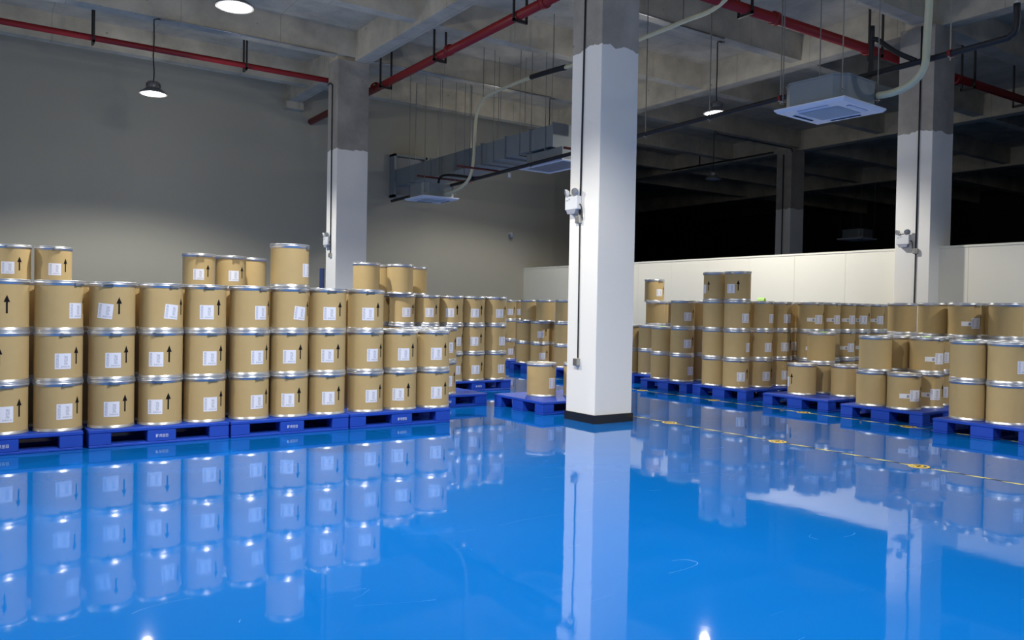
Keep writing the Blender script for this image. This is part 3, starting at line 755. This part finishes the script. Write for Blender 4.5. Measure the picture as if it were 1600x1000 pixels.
# ------------------------------------------------------------------ ceiling cassette units
def cassette(x, y, z, rz, label):
    t = thing('ceiling_cassette_unit', label, 'air conditioner', (x, y, z), rz, 'ceiling cassette air conditioners')
    s = 0.475
    p = MB()
    # bevelled panel frame: outer slab with a recessed centre
    p.add([(-s,-s,0.012),(s,-s,0.012),(s,s,0.012),(-s,s,0.012),(-s+.03,-s+.03,-0.018),(s-.03,-s+.03,-0.018),(s-.03,s-.03,-0.018),(-s+.03,s-.03,-0.018),
           (-.27,-.27,-0.018),(.27,-.27,-0.018),(.27,.27,-0.018),(-.27,.27,-0.018),(-s,-s,0.03),(s,-s,0.03),(s,s,0.03),(-s,s,0.03)],
          [(0,1,13,12),(1,2,14,13),(2,3,15,14),(3,0,12,15),(12,13,14,15),(0,4,5,1),(1,5,6,2),(2,6,7,3),(3,7,4,0),(4,8,9,5),(5,9,10,6),(6,10,11,7),(7,11,8,4)])
    p.build('panel', M['ac_white'], t)
    g = MB(); g.box(-.262,-.262,-0.020,.262,.262,-0.012)
    for k in range(12): g.box(-.25+.045*k-.004, -.25, -0.024, -.25+.045*k+.004, .25, -0.020)
    g.build('grille', M['cassette_grille'], t)
    for k in range(4):
        v = MB(); v.box(-.20, -.385, -0.0205, .20, -.345, -0.0175)
        q = v.build('air_slot', M['slot'], t); q.rotation_euler = (0,0,k*PI/2)
        f = MB(); f.add([(-.21,-.385,-0.0215),(.21,-.385,-0.0215),(.21,-.345,-0.034),(-.21,-.345,-0.034),(-.21,-.385,-0.0235),(.21,-.385,-0.0235),(.21,-.345,-0.036),(-.21,-.345,-0.036)],
                        [(0,1,2,3),(7,6,5,4),(0,4,5,1),(1,5,6,2),(2,6,7,3),(3,7,4,0)])
        q = f.build('air_vane', M['ac_white'], t); q.rotation_euler = (0,0,k*PI/2)
    b = MB(); c = 0.42; e = 0.13; H = 0.33
    oc = [(-c+e,-c),(c-e,-c),(c,-c+e),(c,c-e),(c-e,c),(-c+e,c),(-c,c-e),(-c,-c+e)]
    b.add([(a, d, 0.03) for a, d in oc]+[(a, d, H) for a, d in oc], [tuple(range(8)), tuple(range(15,7,-1))]+[(i, (i+1)%8, 8+(i+1)%8, 8+i) for i in range(8)])
    b.add([(a*1.02, d*1.02, H-0.012) for a, d in oc]+[(a*1.02, d*1.02, H+0.006) for a, d in oc], [tuple(range(7,-1,-1)), tuple(range(8,16))]+[(i, (i+1)%8, 8+(i+1)%8, 8+i) for i in range(8)])
    b.build('housing', M['duct'], t)
    b = MB(); b.box(0.40, -0.20, 0.08, 0.45, 0.0, 0.26, bev=0.008); b.build('connection_box', M['box'], t)
    for (a, d) in ((-.40,-.40),(.40,-.40),(.40,.40),(-.40,.40)):
        r_ = MB(); r_.box(a-.005, d-.005, 0.10, a+.005, d+.005, 7.0-z); r_.box(a-.03, d-.02, 0.13, a+.03, d+.02, 0.136)
        r_.build('hanging_rod', M['rod'], t)
cassette(8.95, 6.14, 3.90, 0.05, 'large white ceiling cassette unit between central column and right pillar')
cassette(9.22, 16.90, 3.90, -0.02, 'small far white ceiling cassette unit below the duct')

# ------------------------------------------------------------------ air duct
t = thing('air_duct', 'grey sheet metal air duct running from the left wall towards the column', 'duct')
ys = [19.72, 17.75, 15.4, 14.45, 13.55, 12.75]
dz = [0.0, 0.0, 0.0, 0.01, 0.0]
for i in range(5):
    b = MB(); b.box(9.65, ys[i+1]+0.02, 4.59+dz[i], 10.45, ys[i]-0.02, 5.02+dz[i], bev=0.004)
    b.build('duct_section', M['duct'], t)
    MB().box(9.62, ys[i+1]-0.02, 4.56, 10.48, ys[i+1]+0.02, 5.05).build('duct_flange', M['duct'], t)
b = MB()
for (a0, z0, a1, z1) in ((9.60,4.30,9.66,5.45),(10.54,4.30,10.60,5.45),(9.60,4.30,10.60,4.36),(9.60,5.39,10.60,5.45)): b.box(a0, 19.70, z0, a1, 19.99, z1)
b.build('wall_frame', M['duct'], t)
MB().box(9.66, 19.90, 4.36, 10.54, 19.985, 5.39).build('frame_backing', M['ac_grille'], t)
for y in (18.9, 17.2, 15.9, 14.9, 13.9, 13.0):
    r_ = MB(); r_.box(9.628, y-.005, 4.55, 9.638, y+.005, 7.0); r_.box(10.462, y-.005, 4.55, 10.472, y+.005, 7.0); r_.box(9.62, y-.02, 4.545, 10.48, y+.02, 4.565)
    r_.build('duct_hanger', M['rod'], t)
t = thing('return_air_grille', 'large white framed return air grille under the duct end beside the column', 'air grille')
b = MB(); b.box(9.72, 12.55, 4.30, 10.40, 13.75, 4.56, bev=0.004); b.build('plenum', M['duct'], t)
b = MB(); x0, x1, y0, y1, f = 9.65, 10.47, 12.46, 13.95, 0.10
for (a0, b0, a1, b1) in ((x0,y0,x1,y0+f),(x0,y1-f,x1,y1),(x0,y0+f,x0+f,y1-f),(x1-f,y0+f,x1,y1-f)): b.box(a0, b0, 4.275, a1, b1, 4.30)
b.build('frame', M['ac_white'], t)
b = MB(); b.box(x0+f, y0+f, 4.292, x1-f, y1-f, 4.298)
for k in range(24): b.box(x0+f, y0+f+0.02+k*0.053, 4.280, x1-f, y0+f+0.028+k*0.053, 4.292)
b.build('grille', M['ac_grille'], t)
t = thing('duct_box', 'small grey hung duct box beyond the duct end beside the column', 'duct')
MB().box(9.80, 11.75, 4.82, 10.30, 12.35, 5.12, bev=0.005).build('housing', M['duct'], t)
for (x, y) in ((9.85,11.8),(10.25,12.3)): MB().box(x-.005, y-.005, 5.1, x+.005, y+.005, 7.0).build('hanging_rod', M['rod'], t)

cassette(26.1, 16.7, 4.0, 0.0, 'dim cassette unit far away in the dark hall beyond the partition')
t = thing('dark_hall_pipe', 'thin dark pipe under the ceiling of the unlit hall', 'pipe')
MB().tube([(20.9, 20.6, 6.36), (20.9, 16.3, 6.36)], 0.03, 8).build('pipe', M['black'], t)
MB().box(20.885, 19.3, 6.36, 20.915, 19.33, 7.0).build('support_rod', M['black'], t)

# ------------------------------------------------------------------ wiring on columns and beams, emergency lights
def conduit(pts, r, mt, label, parent=None):
    o = MB().tube(pts, r, 8).build('conduit', M[mt]); tag(o, label, 'conduit', 'wiring conduits'); return o
conduit([(6.335, 7.76, 6.4), (6.335, 7.80, 2.55)], 0.012, 'black', 'upper black conduit down the central column')
conduit([(6.335, 7.80, 2.43), (6.335, 7.79, 0.78)], 0.009, 'black', 'lower black conduit down the central column to the socket')
conduit([(13.78, 7.68, 6.4), (13.78, 7.69, 2.55)], 0.014, 'black', 'upper black conduit on the right pillar')
conduit([(13.78, 7.69, 2.46), (13.78, 7.70, 0.8)], 0.012, 'black', 'lower black conduit on the right pillar')
conduit([(6.33, 16.17, 5.95), (6.33, 16.06, 5.97), (6.33, 15.93, 5.9), (6.33, 15.91, 2.42)], 0.012, 'black', 'black conduit with a bent top on the left pillar')
conduit([(2.95, 15.62, 6.45), (6.30, 15.62, 6.45)], 0.014, 'conduit', 'steel conduit along the beam from the left lamp to the pillar')
conduit([(7.06, 10.27, 6.45), (11.7, 10.27, 6.45)], 0.014, 'conduit', 'steel conduit along the beam to the right lamp')
conduit([(7.06, 15.62, 6.45), (11.72, 15.62, 6.45)], 0.014, 'conduit', 'steel conduit along the beam above the duct')
conduit([(17.55, 15.62, 6.38), (20.9, 15.62, 6.38), (21.0, 15.66, 6.30)], 0.018, 'black', 'dark conduit along the beam in the unlit hall')
conduit([(20.97, 15.95, 6.25), (20.97, 15.95, 2.5)], 0.018, 'black', 'dark conduit down the pillar in the unlit hall')

def emergency(x, y, z, label, back=False):
    t = thing('emergency_light', label, 'emergency light', (x, y, z), 0, 'twin-head emergency lights')
    MB().box(-0.075, -0.12, -0.085, 0.0, 0.12, 0.085, bev=0.008).build('housing', M['em_white'], t)
    b = MB(); b.add([(-.079,-.10,-.085),(-.079,.085,-.085),(-.079,.06,-.135),(-.079,-.075,-.135),(0,-.10,-.085),(0,.085,-.085),(0,.06,-.135),(0,-.075,-.135)],
                    [(0,3,2,1),(4,5,6,7),(0,1,5,4),(1,2,6,5),(2,3,7,6),(3,0,4,7)])
    b.build('tray', M['em_tray'], t)
    for s, tw in ((1, 0.5), (-1, -0.35)):
        h = MB().lathe([(0.02,0.0),(0.045,0.015),(0.055,0.045),(0.052,0.05)], 20, axis='x').build('lamp_head', M['em_white'], t, (-0.04, s*0.075, 0.135))
        h.rotation_euler = (0, 0.25, PI+tw*(-1))
        l = MB().lathe([(0.05,0.044),(0.03,0.05),(0.001,0.052)], 20, axis='x').build('lens', M['em_lens'], h)
        MB().tube([(-0.035, s*0.06, 0.08), (-0.038, s*0.07, 0.115)], 0.010, 8).build('bracket', M['slot'], t)
    m = MB(); m.box(-0.0765, 0.055, 0.028, -0.074, 0.095, 0.042); m.box(-0.0765, 0.02, 0.038, -0.074, 0.042, 0.058); m.build('print_mark', M['em_tray'], t)
    b = MB(); b.tube(smooth_path([(-0.03,-0.12,-0.02), (-0.03,-0.15,-0.05), (-0.03,-0.16,-0.13), (-0.025,-0.165,-0.2)], 4), 0.008, 8); b.build('cable', M['black'], t)
emergency(6.345, 7.905, 2.70, 'white twin-head emergency light on the central column')
emergency(13.79, 7.90, 2.71, 'white twin-head emergency light on the right pillar')
emergency(6.35, 16.06, 2.70, 'small white twin-head emergency light on the left pillar')
def jbox(x, y, z, s, label):
    t = thing('junction_box', label, 'junction box', (x, y, z), 0, 'metal junction boxes')
    MB().box(-0.045, -s, -s, 0, s, s, bev=0.004).build('box', M['box'], t)
    MB().box(-0.05, -s*0.5, -s*0.8, -0.045, s*0.8, s*0.8).build('cover', M['conduit'], t)
jbox(6.345, 7.81, 2.49, 0.045, 'small metal junction box under the emergency light on the central column')
jbox(6.345, 7.80, 0.73, 0.045, 'low metal socket box on the central column')
jbox(13.79, 7.69, 2.50, 0.045, 'metal junction box on the right pillar')
jbox(6.35, 15.91, 2.40, 0.045, 'metal junction box on the left pillar')
o = MB().lathe([(0.06,0.0),(0.06,-0.05),(0.05,-0.10),(0.03,-0.125),(0.002,-0.13)], 18).build('security_camera', M['em_tray'], None, (13.54, 19.86, 3.58))
tag(o, 'small dome camera on the left wall near the corner', 'camera')
MB().box(-0.03, 0.0, -0.02, 0.03, 0.14, 0.03).build('wall_bracket', M['em_white'], o)
o = MB().box(6.30, 16.24, 1.60, 6.34, 16.42, 2.14, bev=0.004).build('navy_board', M['navy']); tag(o, 'narrow navy board beside the left pillar behind the drums', 'board')
MB().box(6.31, 16.25, 0.0, 6.33, 16.41, 1.60).build('stand', M['navy'], o)
bpy.context.view_layer.update()
